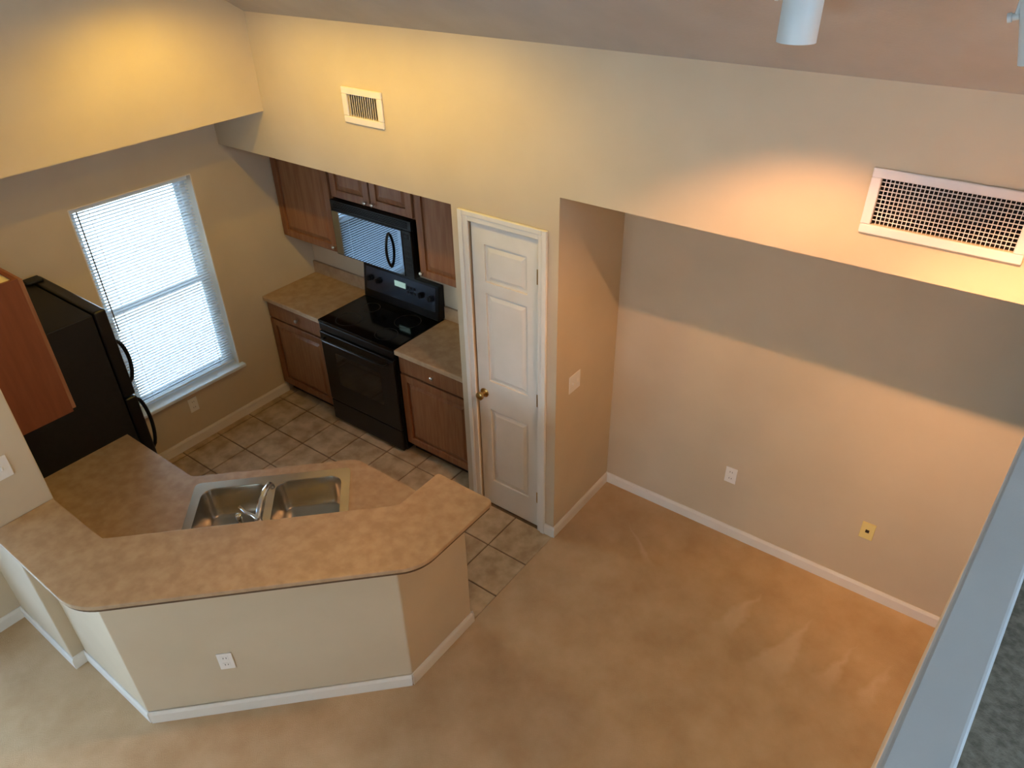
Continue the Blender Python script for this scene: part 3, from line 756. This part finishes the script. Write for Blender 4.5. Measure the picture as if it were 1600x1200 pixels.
# ------------------------------------------------------------------ outlets and switches
def wall_plate(name, c, n, label, cat, kind, mat='plate', w=0.072, h=0.116):
    """c centre on the wall, n outward normal (2d)"""
    t_ = thing(name, c, label, cat)
    n = Vector((n[0], n[1], 0)).normalized(); a = Vector((-n.y, n.x, 0)); up = Vector((0, 0, 1)); c = Vector(c)
    def slab(g_, ca, cz, w2, h2, d0, d1):
        pts = []
        for d in (d0, d1):
            for sa, sz in ((-1, -1), (1, -1), (1, 1), (-1, 1)):
                pts.append(tuple(c + a * (ca + sa * w2 / 2) + up * (cz + sz * h2 / 2) + n * d))
        g_.hexa(pts)
    g_ = G(); slab(g_, 0, 0, w, h, 0.0005, 0.006); pl_ = g_.build('plate', mat, t_, bevel=0.002)
    if kind == 'outlet':
        for s_ in (-1, 1):
            g_ = G(); slab(g_, 0, s_ * 0.024, 0.034, 0.030, 0.006, 0.008); so = g_.build('socket', mat, t_, bevel=0.001, seg=1)
            for sx in (-1, 1):
                g_ = G(); slab(g_, sx * 0.007, s_ * 0.024 + 0.003, 0.003, 0.010, 0.0078, 0.0084); g_.build('slot', 'slot', so)
    elif kind == 'jack':
        g_ = G(); slab(g_, 0, 0, 0.020, 0.020, 0.006, 0.008); g_.build('jack', 'slot', t_)
    else:
        n_ = 2 if kind == 'double' else 1
        for k in range(n_):
            ca = (k - (n_ - 1) / 2) * 0.046
            g_ = G(); slab(g_, ca, 0, 0.010, 0.022, 0.006, 0.014); g_.build('toggle', mat, t_, bevel=0.002, seg=1)
    return t_
wall_plate('light_switch', (0.0, 0.192, 1.11), (1, 0), 'white double light switch on the side wall of the niche', 'switch', 'double', w=0.116)
wall_plate('wall_outlet', (0.860, DN, 0.486), (0, -1), 'white power outlet low on the niche back wall', 'outlet', 'outlet')
wall_plate('phone_jack', (1.667, DN, 0.479), (0, -1), 'yellowish phone jack plate low on the niche back wall', 'wall jack', 'jack', mat='ivory')
wall_plate('wall_outlet', (XW, -0.711, 0.33), (1, 0), 'beige power outlet below the kitchen window', 'outlet', 'outlet')
wall_plate('light_switch', (XS, -2.222, 1.35), (1, 0), 'pale light switch on the wall end beside the refrigerator', 'switch', 'single')
wall_plate('wall_outlet', (-0.622, -1.949, 0.40), (S2, -S2), 'white power outlet on the angled half wall under the bar', 'outlet', 'outlet')

# ------------------------------------------------------------------ track lights
def spotlight(x, tilt_x, tilt_y, zbot, label, color, power, group, ang=118, blend=0.7, yl=-0.65):
    r = 0.053; L_ = 0.15
    zt = zceil(yl) - 0.037
    t_ = thing('track_spotlight', (x, yl, zbot + 0.11), label, 'spotlight', group)
    c = Vector((x, yl, zbot + 0.11))
    rot = Matrix.Rotation(math.radians(tilt_x), 3, 'X') @ Matrix.Rotation(math.radians(tilt_y), 3, 'Y')
    ax = rot @ Vector((0, 0, -1))
    top = c - ax * 0.05; 
    g_ = G(); g_.lathe(top, ax, [(0, 0.006), (0.002, 0.040), (0.010, r - 0.002), (0.018, r), (0.158, r), (0.160, r - 0.003), (0.150, r - 0.005), (0.100, r - 0.006), (0.095, 0.01)], 28)
    can = g_.build('can', 'can', t_, smooth=True)
    g_ = G(); g_.lathe(top + ax * 0.096, ax, [(0, 0.004), (0.004, 0.03), (0.020, 0.036), (0.026, 0.030), (0.030, 0.004)], 20)
    g_.build('bulb', 'bulb', t_, smooth=True)
    side = rot @ Vector((-1, 0, 0))
    pv = c + side * (r + 0.004)
    g_ = G(); g_.lathe(pv - side * 0.004, side, [(0, 0.008), (0.014, 0.008), (0.016, 0.011), (0.024, 0.011), (0.025, 0.002)], 12); g_.build('pivot_knob', 'can', t_, smooth=True)
    g_ = G(); q = c + side * (r + 0.006); g_.tube([q, (q.x, q.y, zt - 0.012), (x, yl, zt - 0.006), (x, yl, zt + 0.0)], 0.006, 8); g_.build('bracket', 'can', t_)
    l = bpy.data.lights.new('spot_lamp', 'SPOT'); l.energy = power; l.color = color; l.spot_size = math.radians(ang); l.spot_blend = blend; l.shadow_soft_size = 0.035
    lo = bpy.data.objects.new('spot_lamp', l); COL.objects.link(lo); lo.parent = t_
    lo.location = (top + ax * 0.145) - world_loc(t_)
    lo.rotation_euler = ax.to_track_quat('-Z', 'Y').to_euler()
    return t_
def track(x0, x1, label, yl=-0.65):
    zt = zceil(yl)
    g_ = G(); s_ = SL
    y0, y1 = yl - 0.018, yl + 0.018
    g_.hexa([(x0, y0, zt - 0.035), (x1, y0, zt - 0.035), (x1, y1, zt - 0.035), (x0, y1, zt - 0.035), (x0, y0, zceil(y0)), (x1, y0, zceil(y0)), (x1, y1, zceil(y1)), (x0, y1, zceil(y1))])
    return tag(g_.build('light_track', 'can', bevel=0.002, seg=1), label, 'track')
track(-1.85, -0.30, 'white ceiling track with warm spotlights over the kitchen', -0.73)
track(0.95, 2.25, 'white ceiling track above the large air grille')
WARM = (1.0, 0.65, 0.08); PINK = (1.0, 0.53, 0.25)
for i, x in enumerate((-1.66, -1.09, -0.50)):
    spotlight(x, 0, 0, 3.20, ('white spotlight nearest the yellow-lit raised wall', 'middle white spotlight of the kitchen track', 'white spotlight of the kitchen track nearest the dining side')[i], WARM, WARM_POWER, 'kitchen track spotlights', ang=166, blend=0.85, yl=-0.73)
spotlight(1.188, 0, 0, 3.146, 'white cylinder spotlight hanging upright at the top of the picture', PINK, PINK_POWER, 'dining track spotlights', ang=114, blend=0.65)
spotlight(1.745, 0, -15, 3.148, 'white cylinder spotlight tilted sideways above the large air grille', PINK, PINK_POWER * 0.85, 'dining track spotlights', ang=104, blend=0.65)

# ------------------------------------------------------------------ glass door and high window of the living room (behind the camera)
w2 = bpy.data.objects.new('window_2', None); COL.objects.link(w2); w2.location = (-2.24, -3.30, 0.0)
struct(w2, 'sliding glass door of the living room')
w3 = bpy.data.objects.new('window_3', None); COL.objects.link(w3); w3.location = (5.04, -3.2, LZ0)
struct(w3, 'window of the loft')
for (par_, z0, z1, rows) in ((w2, 0.01, GZ1, ((GY0, -3.27, -2.25), (-3.33, GY1, -2.22))), (w3, LZ0, LZ1, ((LY0, -3.18, 5.02), (-3.22, LY1, 5.05)))):
    for (a, b, xx) in rows:
        g = G(); ring(g, xx, xx + 0.03, a, b, z0, z1, 0.06); s = g.build('sash', 'vinyl', par_)
        g = G(); g.box(xx + 0.012, xx + 0.018, a + 0.055, b - 0.055, z0 + 0.055, z1 - 0.055); g.build('pane', 'glass', s)
w4 = bpy.data.objects.new('added_fill_window', None); COL.objects.link(w4); w4.location = (0.2, -6.55, BZ0)  # unseen window, added to go with the rear fill lamp
struct(w4, 'added unseen rear window for the fill light')
for (a, b, yy) in ((BX0, 0.23, -6.55), (0.17, BX1, -6.585)):
    g = G(); g.box(a, a + 0.05, yy, yy + 0.03, BZ0, BZ1).box(b - 0.05, b, yy, yy + 0.03, BZ0, BZ1).box(a + 0.05, b - 0.05, yy, yy + 0.03, BZ0, BZ0 + 0.05).box(a + 0.05, b - 0.05, yy, yy + 0.03, BZ1 - 0.05, BZ1)
    s = g.build('sash', 'vinyl', w4)
    g = G(); g.box(a + 0.045, b - 0.045, yy + 0.012, yy + 0.018, BZ0 + 0.045, BZ1 - 0.045); g.build('pane', 'glass', s)
